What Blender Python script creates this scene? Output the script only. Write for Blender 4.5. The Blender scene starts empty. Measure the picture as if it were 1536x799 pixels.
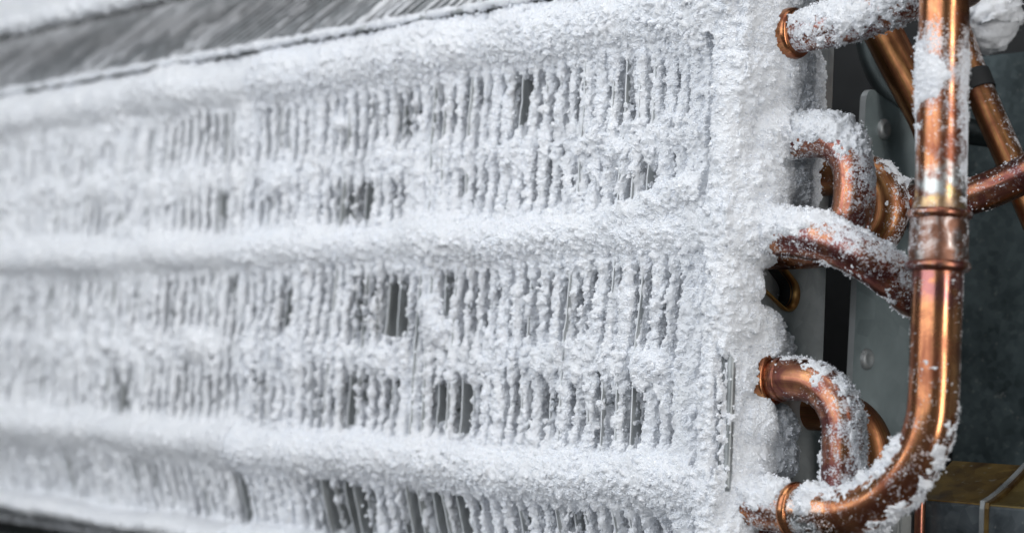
import bpy, math, random
import numpy as np
import openvdb
from mathutils import Vector, Matrix
from mathutils.geometry import tessellate_polygon

# ------------------------------------------------------------------ scene, camera, light
S = bpy.context.scene
COL = S.collection
MM = 0.001                                   # everything below is laid out in millimetres
rng = np.random.default_rng(7)
random.seed(7)

# world axes of the coil: x along the coil (tube sheet at x=0, fins at x<0), y into the coil, z up
CAM = Vector((309.03, -395.91, -41.36))
ax = Vector((0.70698, 0.70548, 0.04983))     # camera right, up, back
ay = Vector((0.01903, -0.08941, 0.99581))
az = Vector((0.70698, -0.70307, -0.07664))
cam_d = bpy.data.cameras.new('camera')
cam = bpy.data.objects.new('camera', cam_d)
COL.objects.link(cam)
cam.matrix_world = Matrix(((ax.x, ay.x, az.x, CAM.x * MM), (ax.y, ay.y, az.y, CAM.y * MM),
                           (ax.z, ay.z, az.z, CAM.z * MM), (0, 0, 0, 1)))
cam_d.sensor_width = 36.0
cam_d.lens = 36.0 * 2600.0 / 1536.0
cam_d.clip_start = 0.02
cam_d.clip_end = 50.0
cam_d.dof.use_dof = True
cam_d.dof.focus_distance = 0.514
cam_d.dof.aperture_fstop = 9.2
S.camera = cam

W = bpy.data.worlds.new('World')
S.world = W
W.use_nodes = True
W.node_tree.nodes['Background'].inputs[0].default_value = (0.90, 0.95, 1.0, 1)
W.node_tree.nodes['Background'].inputs[1].default_value = 0.10


def area(name, loc, target, sx, sy, power, color):
    d = bpy.data.lights.new(name, 'AREA')
    d.shape = 'RECTANGLE'
    d.size, d.size_y, d.energy, d.color = sx, sy, power, color
    o = bpy.data.objects.new(name, d)
    COL.objects.link(o)
    o.location = Vector(loc) * MM
    o.rotation_euler = (Vector(target) - Vector(loc)).to_track_quat('-Z', 'Y').to_euler()
    return o


area('softbox_front', (-150, -660, 270), (-130, 0, 0), 0.95, 0.70, 5.5, (0.925, 0.96, 1.0))
area('softbox_strip', (560, -150, 70), (50, 10, 0), 0.10, 0.66, 1.6, (1.0, 0.985, 0.97))
area('softbox_top', (40, -180, 640), (-40, 10, 0), 0.60, 0.40, 1.3, (0.97, 0.98, 1.0))

S.view_settings.view_transform = 'Standard'
S.view_settings.look = 'None'
S.view_settings.exposure = 0.0
S.view_settings.gamma = 1.0
S.view_settings.use_curve_mapping = False
S.cycles.use_denoising = True
S.cycles.use_adaptive_sampling = True
S.cycles.adaptive_threshold = 0.03
S.cycles.max_bounces = 8
S.cycles.diffuse_bounces = 5
S.cycles.glossy_bounces = 4
S.cycles.caustics_reflective = False
S.cycles.caustics_refractive = False


# ------------------------------------------------------------------ node helpers and materials
class NT:
    def __init__(self, name):
        self.m = bpy.data.materials.new(name)
        self.m.use_nodes = True
        self.t = self.m.node_tree
        self.b = self.t.nodes['Principled BSDF']

    def n(self, typ, **kw):
        nd = self.t.nodes.new(typ)
        for k, v in kw.items():
            if k.startswith('i_'):
                nd.inputs[k[2:].replace('_', ' ')].default_value = v
            else:
                setattr(nd, k, v)
        return nd

    def l(self, a, b):
        self.t.links.new(a, b)

    def coord(self, scale=(1, 1, 1), attr=None):
        mp = self.n('ShaderNodeMapping')
        mp.inputs['Scale'].default_value = scale
        if attr:
            a = self.n('ShaderNodeAttribute', attribute_name=attr)
            self.l(a.outputs['Vector'], mp.inputs[0])
        else:
            g = self.n('ShaderNodeNewGeometry')
            self.l(g.outputs['Position'], mp.inputs[0])
        return mp.outputs[0]

    def noise(self, co, scale, detail=4, rough=0.55, dist=0.0):
        nd = self.n('ShaderNodeTexNoise')
        nd.inputs['Scale'].default_value = scale
        nd.inputs['Detail'].default_value = detail
        nd.inputs['Roughness'].default_value = rough
        nd.inputs['Distortion'].default_value = dist
        self.l(co, nd.inputs['Vector'])
        return nd.outputs['Fac']

    def ramp(self, fac, stops):
        r = self.n('ShaderNodeValToRGB')
        e = r.color_ramp.elements
        while len(e) < len(stops):
            e.new(0.5)
        for el, (p, c) in zip(e, stops):
            el.position = p
            el.color = c if len(c) == 4 else (*c, 1)
        self.l(fac, r.inputs[0])
        return r.outputs[0]

    def mix(self, fac, a, b):
        mx = self.n('ShaderNodeMix', data_type='RGBA')
        if isinstance(fac, (int, float)):
            mx.inputs[0].default_value = fac
        else:
            self.l(fac, mx.inputs[0])
        for sock, v in ((mx.inputs[6], a), (mx.inputs[7], b)):
            if isinstance(v, tuple):
                sock.default_value = v if len(v) == 4 else (*v, 1)
            else:
                self.l(v, sock)
        return mx.outputs[2]

    def math(self, op, a, b=0.0):
        md = self.n('ShaderNodeMath', operation=op)
        for sock, v in ((md.inputs[0], a), (md.inputs[1], b)):
            if isinstance(v, (int, float)):
                sock.default_value = v
            else:
                self.l(v, sock)
        return md.outputs[0]

    def maprange(self, v, a, b, c, d):
        mr = self.n('ShaderNodeMapRange')
        self.l(v, mr.inputs[0])
        for k, x in zip((1, 2, 3, 4), (a, b, c, d)):
            mr.inputs[k].default_value = x
        return mr.outputs[0]

    def bump(self, h, strength, dist):
        b = self.n('ShaderNodeBump')
        b.inputs['Strength'].default_value = strength
        b.inputs['Distance'].default_value = dist
        self.l(h, b.inputs['Height'])
        self.l(b.outputs[0], self.b.inputs['Normal'])

    def set(self, **kw):
        for k, v in kw.items():
            s = self.b.inputs[k.replace('_', ' ')]
            if isinstance(v, (int, float)):
                s.default_value = v
            elif isinstance(v, tuple):
                s.default_value = (*v, 1) if (s.type == 'RGBA' and len(v) == 3) else v
            else:
                self.l(v, s)
        return self.m


def mat_frost():
    t = NT('frost')
    c = t.coord()
    n1 = t.noise(c, 90, 3)
    col = t.ramp(n1, [(0.25, (0.82, 0.84, 0.875)), (0.7, (0.92, 0.93, 0.95))])
    fine = t.noise(c, 1500, 4, 0.7)
    t.bump(fine, 0.8, 0.0006)
    return t.set(Base_Color=col, Roughness=0.55, Subsurface_Weight=0.0,
                 Subsurface_Radius=(0.8, 0.9, 1.0), Subsurface_Scale=0.0016, Specular_IOR_Level=0.35)


def mat_crystal():
    t = NT('frost_crystal')
    oi = t.n('ShaderNodeObjectInfo')
    col = t.ramp(oi.outputs['Random'], [(0.0, (0.80, 0.83, 0.88)), (1.0, (0.95, 0.96, 0.98))])
    rg = t.ramp(oi.outputs['Random'], [(0.0, (0.6, 0.6, 0.6)), (0.8, (0.45, 0.45, 0.45)), (0.9, (0.14, 0.14, 0.14))])
    return t.set(Base_Color=col, Roughness=rg, Specular_IOR_Level=0.5)


def mat_fin():
    t = NT('fin_aluminium')
    c = t.coord((1, 1, 0.3))
    n = t.noise(c, 260, 4)
    col = t.ramp(n, [(0.3, (0.36, 0.375, 0.375)), (0.7, (0.56, 0.58, 0.58))])
    return t.set(Base_Color=col, Roughness=t.maprange(n, 0.2, 0.8, 0.35, 0.6), Metallic=0.4)


def mat_galv(name, dark=(0.20, 0.215, 0.22), light=(0.44, 0.46, 0.465), rough=(0.3, 0.55), sc=1.0, metal=0.5, vs=1.0):
    t = NT(name)
    c = t.coord()
    n = t.noise(c, 60 * sc, 6, 0.6, 0.6)
    v = t.n('ShaderNodeTexVoronoi')
    v.inputs['Scale'].default_value = 170 * sc * vs
    t.l(c, v.inputs['Vector'])
    k = t.mix(0.18, n, v.outputs['Color'])
    col = t.ramp(k, [(0.28, dark), (0.68, light)])
    sp = t.noise(c, 420, 3, 0.6)
    col2 = t.mix(t.maprange(sp, 0.64, 0.72, 0.0, 0.4), col, (0.34, 0.35, 0.34))
    t.bump(sp, 0.12, 0.0004)
    return t.set(Base_Color=col2, Metallic=metal, Roughness=t.maprange(n, 0.3, 0.7, rough[0], rough[1]))


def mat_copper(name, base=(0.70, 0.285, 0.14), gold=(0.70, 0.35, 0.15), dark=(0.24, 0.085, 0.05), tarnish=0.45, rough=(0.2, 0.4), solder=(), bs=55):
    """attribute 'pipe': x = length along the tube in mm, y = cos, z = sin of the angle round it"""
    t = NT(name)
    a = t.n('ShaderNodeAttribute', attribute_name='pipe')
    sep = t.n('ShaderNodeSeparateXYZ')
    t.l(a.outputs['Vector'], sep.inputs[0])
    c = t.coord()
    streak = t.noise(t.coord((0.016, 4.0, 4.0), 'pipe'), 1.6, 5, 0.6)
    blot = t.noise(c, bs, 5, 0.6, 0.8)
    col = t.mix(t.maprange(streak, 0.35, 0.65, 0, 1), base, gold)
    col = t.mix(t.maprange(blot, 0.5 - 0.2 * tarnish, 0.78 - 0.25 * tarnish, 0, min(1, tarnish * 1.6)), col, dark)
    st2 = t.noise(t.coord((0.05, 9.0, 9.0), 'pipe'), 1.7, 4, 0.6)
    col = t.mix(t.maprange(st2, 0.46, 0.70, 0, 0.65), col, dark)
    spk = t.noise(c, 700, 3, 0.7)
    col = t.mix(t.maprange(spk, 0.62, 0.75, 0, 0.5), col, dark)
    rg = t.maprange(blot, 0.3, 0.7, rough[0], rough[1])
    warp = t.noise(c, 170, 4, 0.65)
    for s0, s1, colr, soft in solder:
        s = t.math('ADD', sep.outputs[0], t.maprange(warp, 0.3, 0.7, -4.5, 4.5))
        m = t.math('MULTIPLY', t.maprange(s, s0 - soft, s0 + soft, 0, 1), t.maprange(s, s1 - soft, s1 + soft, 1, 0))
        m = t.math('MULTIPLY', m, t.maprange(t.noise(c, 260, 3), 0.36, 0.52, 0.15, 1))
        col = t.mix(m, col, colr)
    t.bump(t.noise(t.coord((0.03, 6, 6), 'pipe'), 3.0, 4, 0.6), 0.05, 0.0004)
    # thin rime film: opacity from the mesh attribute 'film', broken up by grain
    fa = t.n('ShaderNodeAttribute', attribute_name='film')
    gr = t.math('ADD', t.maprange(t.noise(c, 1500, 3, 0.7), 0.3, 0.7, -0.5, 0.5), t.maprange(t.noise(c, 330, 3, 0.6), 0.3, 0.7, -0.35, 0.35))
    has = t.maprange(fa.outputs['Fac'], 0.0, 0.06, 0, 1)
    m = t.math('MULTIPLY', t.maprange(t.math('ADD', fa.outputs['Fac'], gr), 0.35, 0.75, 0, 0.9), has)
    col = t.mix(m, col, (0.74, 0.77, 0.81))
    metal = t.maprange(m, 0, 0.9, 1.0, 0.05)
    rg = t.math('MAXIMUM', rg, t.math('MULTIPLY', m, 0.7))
    return t.set(Base_Color=col, Metallic=metal, Roughness=rg)


def mat_plain(name, col, rough=0.6, metal=0.0, var=0.25, scale=120):
    t = NT(name)
    n = t.noise(t.coord(), scale, 5)
    c = t.ramp(n, [(0.3, tuple(x * (1 - var) for x in col)), (0.7, tuple(min(1, x * (1 + var)) for x in col))])
    return t.set(Base_Color=c, Roughness=rough, Metallic=metal)


FROST = mat_frost()
CRYST = mat_crystal()
FIN = mat_fin()
RIME = mat_plain('rimed_fin_edge', (0.72, 0.74, 0.76), 0.5, 0.0, 0.15, 400)
RIMED = mat_plain('rimed_fin_side', (0.42, 0.45, 0.47), 0.6, 0.0, 0.5, 160)
GALV = mat_galv('galvanised_sheet')
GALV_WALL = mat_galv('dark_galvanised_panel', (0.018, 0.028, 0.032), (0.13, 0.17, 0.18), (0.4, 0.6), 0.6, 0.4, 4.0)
GALV_EDGE = mat_galv('lit_cut_edge', (0.45, 0.48, 0.49), (0.62, 0.65, 0.66), (0.35, 0.5), 0.8, 0.3)  # brighter than the plate: bare cut metal plus painted light along the edge
GALV_BR = mat_galv('bracket_steel', (0.20, 0.245, 0.25), (0.36, 0.42, 0.43), (0.3, 0.5), 0.8, 0.35)
COPPER = mat_copper('copper_bright', tarnish=0.62, rough=(0.15, 0.38), bs=70,
                    solder=((106.5, 112, (0.66, 0.46, 0.20), 1.0), (99, 105.5, (0.55, 0.57, 0.55), 2.0),
                            (127, 135, (0.36, 0.15, 0.14), 3.0), (212, 222, (0.50, 0.51, 0.50), 2.0)))
COPPER_OLD = mat_copper('copper_tarnished', (0.56, 0.22, 0.14), (0.52, 0.27, 0.11), (0.17, 0.06, 0.055), 0.75, (0.22, 0.42), bs=95)
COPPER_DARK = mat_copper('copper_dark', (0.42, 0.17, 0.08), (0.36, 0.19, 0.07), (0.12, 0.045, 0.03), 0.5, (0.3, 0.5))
SOLDER = mat_copper('soldered_coupling', (0.38, 0.35, 0.33), (0.56, 0.57, 0.56), (0.22, 0.11, 0.075), 0.9, (0.26, 0.52), bs=170)
FILLET = mat_copper('braze_gold', (0.58, 0.36, 0.18), (0.60, 0.44, 0.22), (0.30, 0.20, 0.14), 0.6, (0.25, 0.45), bs=200)
BRASS = mat_copper('brass_rim', (0.42, 0.24, 0.08), (0.48, 0.30, 0.10), (0.12, 0.06, 0.03), 0.5, (0.3, 0.5))
BLACK = mat_plain('void_shade_and_clamp_black', (0.012, 0.013, 0.014), 0.7)  # black painted as shade in the rear void and slot; also the clamp's colour
GREYP = mat_plain('grey_painted_steel', (0.30, 0.31, 0.30), 0.6, 0.0)
PANM = mat_plain('dark_pan_steel', (0.035, 0.045, 0.046), 0.45, 0.5)


# ------------------------------------------------------------------ object helpers
def prop(o, label=None, cat=None, group=None, kind=None):
    if label:
        o['label'] = label
    if cat:
        o['category'] = cat
    if group:
        o['group'] = group
    if kind:
        o['kind'] = kind
    return o


def thing(name, loc, label, cat, group=None):
    o = bpy.data.objects.new(name, None)
    COL.objects.link(o)
    o.empty_display_size = 0.01
    o.location = Vector(loc) * MM
    bpy.context.view_layer.update()
    return prop(o, label, cat, group)


def link(name, me, mat, parent=None):
    o = bpy.data.objects.new(name, me)
    COL.objects.link(o)
    if mat is not None:
        me.materials.append(mat)
    if parent is not None:
        o.parent = parent
        root = parent
        off = Vector((0, 0, 0))
        while root is not None:
            off += root.location
            root = root.parent
        o.location = -off                    # vertices are given in world mm
    return o


def mesh_np(name, v, f, smooth=True, attr=None):
    """v (n,3) in mm, f (m,k) ints all of one size"""
    me = bpy.data.meshes.new(name)
    v = np.asarray(v, np.float32) * MM
    f = np.asarray(f, np.int32)
    k = f.shape[1]
    me.vertices.add(len(v))
    me.vertices.foreach_set('co', v.ravel())
    me.loops.add(f.size)
    me.loops.foreach_set('vertex_index', f.ravel())
    me.polygons.add(len(f))
    me.polygons.foreach_set('loop_start', np.arange(0, f.size, k, dtype=np.int32))
    me.update(calc_edges=True)
    me.polygons.foreach_set('use_smooth', np.full(len(f), smooth))
    if attr is not None:
        a = me.attributes.new('pipe', 'FLOAT_VECTOR', 'POINT')
        a.data.foreach_set('vector', np.asarray(attr, np.float32).ravel())
    return me


def mesh_py(name, v, f, smooth=False):
    me = bpy.data.meshes.new(name)
    me.from_pydata([tuple(c * MM for c in p) for p in v], [], f)
    me.update()
    if smooth:
        me.polygons.foreach_set('use_smooth', [True] * len(me.polygons))
    return me


def box(name, lo, hi, mat, parent=None, bev=0.6):
    import bmesh
    bm = bmesh.new()
    bmesh.ops.create_cube(bm, size=1.0)
    for v in bm.verts:
        for i in range(3):
            v.co[i] = (lo[i] if v.co[i] < 0 else hi[i]) * MM
    if bev:
        bmesh.ops.bevel(bm, geom=bm.edges[:], offset=bev * MM, segments=2, affect='EDGES')
    me = bpy.data.meshes.new(name)
    bm.to_mesh(me)
    bm.free()
    return link(name, me, mat, parent)


# vectorised value noise at points, -1..1
_LAT = rng.random((64, 64, 64)).astype(np.float32) * 2 - 1


def pnoise(p, lam, seed=0):
    q = np.asarray(p, np.float64) / lam + 17.13 * seed + 100
    i = np.floor(q).astype(np.int64)
    t = q - i
    t = t * t * (3 - 2 * t)
    r = 0
    for a in (0, 1):
        for b in (0, 1):
            for c in (0, 1):
                w = (t[..., 0] if a else 1 - t[..., 0]) * (t[..., 1] if b else 1 - t[..., 1]) * (t[..., 2] if c else 1 - t[..., 2])
                r = r + w * _LAT[(i[..., 0] + a) & 63, (i[..., 1] + b) & 63, (i[..., 2] + c) & 63]
    return r


def spline(pts, step=1.0):
    """Catmull-Rom through pts, resampled about every step mm"""
    P = np.asarray(pts, float)
    P = np.vstack([2 * P[0] - P[1], P, 2 * P[-1] - P[-2]])
    out = []
    for k in range(1, len(P) - 2):
        a, b, c, d = P[k - 1], P[k], P[k + 1], P[k + 2]
        ta = np.linalg.norm(b - a) ** .5
        tb = np.linalg.norm(c - b) ** .5
        tc = np.linalg.norm(d - c) ** .5
        t0, t1, t2, t3 = 0, ta, ta + tb, ta + tb + tc
        for t in np.linspace(t1, t2, 24, endpoint=False):
            A1 = (t1 - t) / (t1 - t0) * a + (t - t0) / (t1 - t0) * b
            A2 = (t2 - t) / (t2 - t1) * b + (t - t1) / (t2 - t1) * c
            A3 = (t3 - t) / (t3 - t2) * c + (t - t2) / (t3 - t2) * d
            B1 = (t2 - t) / (t2 - t0) * A1 + (t - t0) / (t2 - t0) * A2
            B2 = (t3 - t) / (t3 - t1) * A2 + (t - t1) / (t3 - t1) * A3
            out.append((t2 - t) / (t2 - t1) * B1 + (t - t1) / (t2 - t1) * B2)
    out.append(P[-2])
    out = np.array(out)
    s = np.r_[0, np.cumsum(np.linalg.norm(np.diff(out, axis=0), axis=1))]
    n = max(2, int(s[-1] / step) + 1)
    si = np.linspace(0, s[-1], n)
    return np.stack([np.interp(si, s, out[:, k]) for k in range(3)], 1), si


def arc(c, r, a0, a1, plane, n=9):
    """points on an arc; plane 'xz' at y=c[1]"""
    o = []
    for a in np.linspace(math.radians(a0), math.radians(a1), n):
        if plane == 'xz':
            o.append((c[0] + r * math.cos(a), c[1], c[2] + r * math.sin(a)))
    return o


def frame(path):
    T = np.gradient(path, axis=0)
    T /= np.linalg.norm(T, axis=1)[:, None]
    up = np.array([0.02, -1.0, 0.03])
    N = np.zeros_like(T)
    n = up - T[0] * up.dot(T[0])
    n /= np.linalg.norm(n)
    for i in range(len(T)):
        n = n - T[i] * n.dot(T[i])
        n /= np.linalg.norm(n)
        N[i] = n
    return T, N, np.cross(T, N)


def sweep(path, rad, seg=40):
    """rad: array (n,) or (n,seg). Returns verts, quads, attr, normals"""
    T, N, B = frame(path)
    ph = np.linspace(0, 2 * np.pi, seg, endpoint=False)
    D = N[:, None, :] * np.cos(ph)[None, :, None] + B[:, None, :] * np.sin(ph)[None, :, None]
    rad = np.asarray(rad, float)
    if rad.ndim == 1:
        rad = np.repeat(rad[:, None], seg, 1)
    V = path[:, None, :] + D * rad[..., None]
    n = len(path)
    i, j = np.meshgrid(np.arange(n - 1), np.arange(seg), indexing='ij')
    j2 = (j + 1) % seg
    F = np.stack([i * seg + j, i * seg + j2, (i + 1) * seg + j2, (i + 1) * seg + j], -1).reshape(-1, 4)
    s = np.r_[0, np.cumsum(np.linalg.norm(np.diff(path, axis=0), axis=1))]
    A = np.stack([np.repeat(s[:, None], seg, 1), np.repeat(np.cos(ph)[None], n, 0), np.repeat(np.sin(ph)[None], n, 0)], -1)
    return V, F, A, D


def tube(name, path, rad, mat, parent=None, seg=40, film=None):
    if np.isscalar(rad):
        rad = np.full(len(path), float(rad))
    V, F, A, D = sweep(path, rad, seg)
    V = V.reshape(-1, 3)
    n = len(path)
    V = np.vstack([V, path[0], path[-1]])
    k = n * seg
    caps = []
    for j in range(seg):
        caps.append((k, (j + 1) % seg, j, k))
        b = (n - 1) * seg
        caps.append((k + 1, b + j, b + (j + 1) % seg, k + 1))
    A = np.vstack([A.reshape(-1, 3), [[0, 0, 0], [A[-1, 0, 0], 0, 0]]])
    me = bpy.data.meshes.new(name)
    faces = [tuple(f) for f in F.tolist()] + [c[:3] for c in caps]
    me.from_pydata((V * MM).tolist(), [], faces)
    me.polygons.foreach_set('use_smooth', [True] * len(F) + [False] * len(caps))
    a = me.attributes.new('pipe', 'FLOAT_VECTOR', 'POINT')
    a.data.foreach_set('vector', A.astype(np.float32).ravel())
    if film is not None:
        ss = np.r_[0, np.cumsum(np.linalg.norm(np.diff(path, axis=0), axis=1))]
        fv_ = np.clip(film(ss[:, None], D, V[:-2].reshape(n, seg, 3)) + np.zeros((n, seg)), 0, 1)
        fa = me.attributes.new('film', 'FLOAT', 'POINT')
        fa.data.foreach_set('value', np.r_[fv_.ravel(), 0, 0].astype(np.float32))
    me.update()
    return link(name, me, mat, parent)


def smooth01(x):
    x = np.clip(x, 0, 1)
    return x * x * (3 - 2 * x)


# instanced crystals: one object holding points, geometry nodes put a small faceted grain on each
def crystal_group():
    g = bpy.data.node_groups.new('frost_grains', 'GeometryNodeTree')
    g.interface.new_socket('Geometry', in_out='INPUT', socket_type='NodeSocketGeometry')
    g.interface.new_socket('Geometry', in_out='OUTPUT', socket_type='NodeSocketGeometry')
    gi = g.nodes.new('NodeGroupInput')
    go = g.nodes.new('NodeGroupOutput')
    ico = g.nodes.new('GeometryNodeMeshIcoSphere')
    ico.inputs['Radius'].default_value = 1.0
    ico.inputs['Subdivisions'].default_value = 1
    sm = g.nodes.new('GeometryNodeSetMaterial')
    sm.inputs['Material'].default_value = CRYST
    inst = g.nodes.new('GeometryNodeInstanceOnPoints')
    na = g.nodes.new('GeometryNodeInputNamedAttribute')
    na.data_type = 'FLOAT_VECTOR'
    na.inputs['Name'].default_value = 'grain_scale'
    nr = g.nodes.new('GeometryNodeInputNamedAttribute')
    nr.data_type = 'FLOAT_VECTOR'
    nr.inputs['Name'].default_value = 'grain_rot'
    L = g.links.new
    L(gi.outputs[0], inst.inputs['Points'])
    L(ico.outputs['Mesh'], sm.inputs['Geometry'])
    L(sm.outputs[0], inst.inputs['Instance'])
    L(na.outputs['Attribute'], inst.inputs['Scale'])
    L(nr.outputs['Attribute'], inst.inputs['Rotation'])
    L(inst.outputs[0], go.inputs[0])
    return g


GRAINS = crystal_group()


def grains(name, pts, size, parent, elong=1.7):
    """pts (n,3) mm, size (n,) mm"""
    n = len(pts)
    me = bpy.data.meshes.new(name)
    me.vertices.add(n)
    me.vertices.foreach_set('co', (np.asarray(pts, np.float32) * MM).ravel())
    sc = np.stack([size * rng.uniform(.6, 1.1, n), size * rng.uniform(.6, 1.1, n), size * rng.uniform(.8, elong, n)], 1) * MM
    rt = rng.uniform(0, 6.28, (n, 3))
    for nm, arr in (('grain_scale', sc), ('grain_rot', rt)):
        a = me.attributes.new(nm, 'FLOAT_VECTOR', 'POINT')
        a.data.foreach_set('vector', arr.astype(np.float32).ravel())
    o = link(name, me, CRYST, parent)
    md = o.modifiers.new('grains', 'NODES')
    md.node_group = GRAINS
    o['kind'] = 'stuff'
    return o


# ------------------------------------------------------------------ the setting behind the coil
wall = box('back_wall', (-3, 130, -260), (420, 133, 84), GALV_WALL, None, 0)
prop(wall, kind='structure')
wall = box('void_shade_sheet', (-260, 190, -300), (420, 193, 300), BLACK, None, 0)  # black sheet added as painted darkness of the void behind the panel
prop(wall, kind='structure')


# ------------------------------------------------------------------ evaporator coil: fins
coil = thing('evaporator_coil', (-250, 25, -100), 'frosted evaporator coil with thin fins, thick horizontal frost ridges and copper return bends', 'coil')
PITCH = 5.8
NF = 92
XI = -4.0 - PITCH * np.arange(NF)
ZT = np.arange(-104.0, 92.1, 2.0)
_sh = np.zeros((NF, len(ZT)))
for i in range(NF):
    pp = np.stack([np.full(len(ZT), XI[i] * 0.25), np.zeros(len(ZT)), ZT], 1)
    _sh[i] = (0.045 * (ZT + 10) + 1.1 * pnoise(pp, 26, 1) + 0.35 * pnoise(pp * [4, 1, 1], 11, 2)) * min(1.0, (-XI[i]) / 50.0)


def yfront(z):
    z = np.asarray(z, float)
    return np.where(z < -70, (-70 - z) * 0.38, 0.0) + np.where(z > 66, (z - 66) * 0.12, 0)


def build_fins():
    z = ZT[::2]
    for i in range(NF):
        xs = XI[i] + _sh[i][::2]
        yf = yfront(z) + 0.15 * rng.standard_normal(len(z)) - (rng.random() < 0.33) * rng.uniform(0.6, 1.9)
        n = len(z)
        v = []
        for k in range(n):
            bend = 0.5 * math.sin(z[k] * 0.21 + i)
            for (dx, yy) in ((-.22, yf[k]), (.22, yf[k]), (.13 + bend * .5, 16), (.13, 46), (-.13, 46), (-.13 + bend * .5, 16)):
                v.append((xs[k] + dx, yy, z[k]))
        f = []
        for k in range(n - 1):
            for j in range(6):
                a, b = k * 6 + j, k * 6 + (j + 1) % 6
                f.append((a, b, b + 6, a + 6))
        f.append((5, 4, 3, 2, 1, 0))
        e = (n - 1) * 6
        f.append((e, e + 1, e + 2, e + 3, e + 4, e + 5))
        me = mesh_py('fin', v, f)
        link('fin', me, FIN, coil)
        me.materials.append(RIME)
        for k in range(n - 1):
            me.polygons[k * 6].material_index = 1


build_fins()


# ------------------------------------------------------------------ frost: a signed field on voxel grids
def bspline_matrix(coords, lo, lam, n):
    t = (coords - lo) / lam + 1.0
    i = np.floor(t).astype(int)
    u = t - i
    M = np.zeros((len(coords), n), np.float32)
    w = [(1 - u) ** 3 / 6, (3 * u ** 3 - 6 * u ** 2 + 4) / 6, (-3 * u ** 3 + 3 * u ** 2 + 3 * u + 1) / 6, u ** 3 / 6]
    for k in range(4):
        np.add.at(M, (np.arange(len(coords)), np.clip(i - 1 + k, 0, n - 1)), w[k].astype(np.float32))
    return M


def gnoise(x, y, z, lam, seed):
    """smooth noise on the grid x*y*z, about -1..1; lam may be a triple"""
    if np.isscalar(lam):
        lam = (lam,) * 3
    r = np.random.default_rng(seed)
    ms, ns = [], []
    for c, l in zip((x, y, z), lam):
        n = int((c[-1] - c[0]) / l) + 5
        ns.append(n)
        ms.append(bspline_matrix(c, c[0], l, n))
    a = (r.random(ns, dtype=np.float32) * 2 - 1) * 2.4
    a = np.tensordot(ms[0], a, (1, 0))
    a = np.tensordot(a, ms[1], (1, 1))            # nx, nz, ny
    a = np.tensordot(a, ms[2], (1, 1))            # nx, ny, nz
    return a


RIDGES = [(77.0, 10.8, 8.6, 6.5), (10.0, 8.4, 7.4, 5.5), (-63.5, 8.6, 7.8, 5.5), (-99.0, 5.0, 6.0, 7.0)]   # z, half height, protrusion, centre y
BANDS = [(39.5, 4.6, 1.5), (-28.5, 6.0, 1.7)]
# frost on the outer face of the tube sheet: y, z, radius, thickness
OUTER = [(6, 74, 16, 9), (17, 62, 15, 10), (27, 52, 13, 8), (33, 40, 11, 6), (15, 41, 11, 11), (5, 55, 12, 8), (10, 25, 13, 9), (24, 28, 12, 7),
         (33, 27, 8, 5), (7, 11, 12, 10), (14, 10, 9, 8), (5, -5, 8, 7), (7, -15, 8, 7), (15, -20, 10, 7), (24, -22, 6, 5), (5, -31, 7, 6), (12, -44, 9, 9),
         (22, -46, 8, 9), (24, -54, 8, 8), (13, -56, 9, 7), (9, -67, 10, 9), (4, -77, 10, 8), (0, 88, 14, 9), (33, 63, 9, 4), (20, 82, 13, 6)]


LUMPS = [(-127, -11, 5.0, 4.5), (-122, -19, 6.0, 5.5), (-90, 38, 5.5, 4.0), (-44, 37, 6.0, 4.5), (-150, -30, 6, 4.5), (-212, 36, 7, 5), (-262, -26, 8, 5),
         (-72, -28, 5.5, 4.5), (-340, 40, 8, 5), (-180, 55, 4.5, 3.5), (-28, -30, 7, 4.5)]


def smin(a, b, k):
    h = np.clip(0.5 + 0.5 * (b - a) / k, 0, 1)
    return b + (a - b) * h - k * h * (1 - h)


_wi = rng.standard_normal(NF)
_wi2 = rng.random(NF)
_wg = np.convolve(rng.standard_normal(NF + 4), np.ones(3) / 3 ** .5, 'same')[2:-2]
_wz = np.zeros((NF, len(ZT)))
_wp = np.zeros((NF, len(ZT)))
for i in range(NF):
    pp = np.stack([np.full(len(ZT), i * 7.7), np.zeros(len(ZT)), ZT], 1)
    _wz[i] = 0.6 * pnoise(pp, 18, 3) + 0.45 * pnoise(pp, 8, 4)
    _wp[i] = pnoise(pp, 9, 5)


# places where the fins stand bare: row (z range), x range
OPEN = [(44, 67, -150, -143), (44, 67, -131, -126), (44, 67, -116, -110), 
        (17, 35, -178, -164), (17, 35, -152, -146), (17, 35, -106, -100), (17, 35, -54, -49), (17, 35, -75, -70), (44, 67, -92, -87), (44, 67, -70, -66), (44, 67, -46, -41), (17, 35, -36, -30), (-24, 2, -84, -80), (-24, 2, -46, -40), (-24, 2, -36, -31), (-58, -34, -88, -82), (-58, -34, -46, -40), (-58, -34, -36, -32), (17, 35, -262, -252),
        (-24, 2, -210, -203), (-24, 2, -170, -137), (-24, 2, -122, -112), (-24, 2, -103, -98), (-24, 2, -66, -57), (-24, 2, -286, -279), (-24, 2, -246, -240),
        (-58, -34, -170, -142), (-58, -34, -128, -119), (-58, -34, -114, -98), (-58, -34, -72, -64), (-58, -34, -61, -55), (-58, -34, -318, -306), (-58, -34, -224, -216),
        (-95, -70, -180, -150), (-95, -70, -138, -96), (-95, -70, -80, -50), (-95, -70, -300, -285), (-95, -70, -246, -228)]


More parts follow.
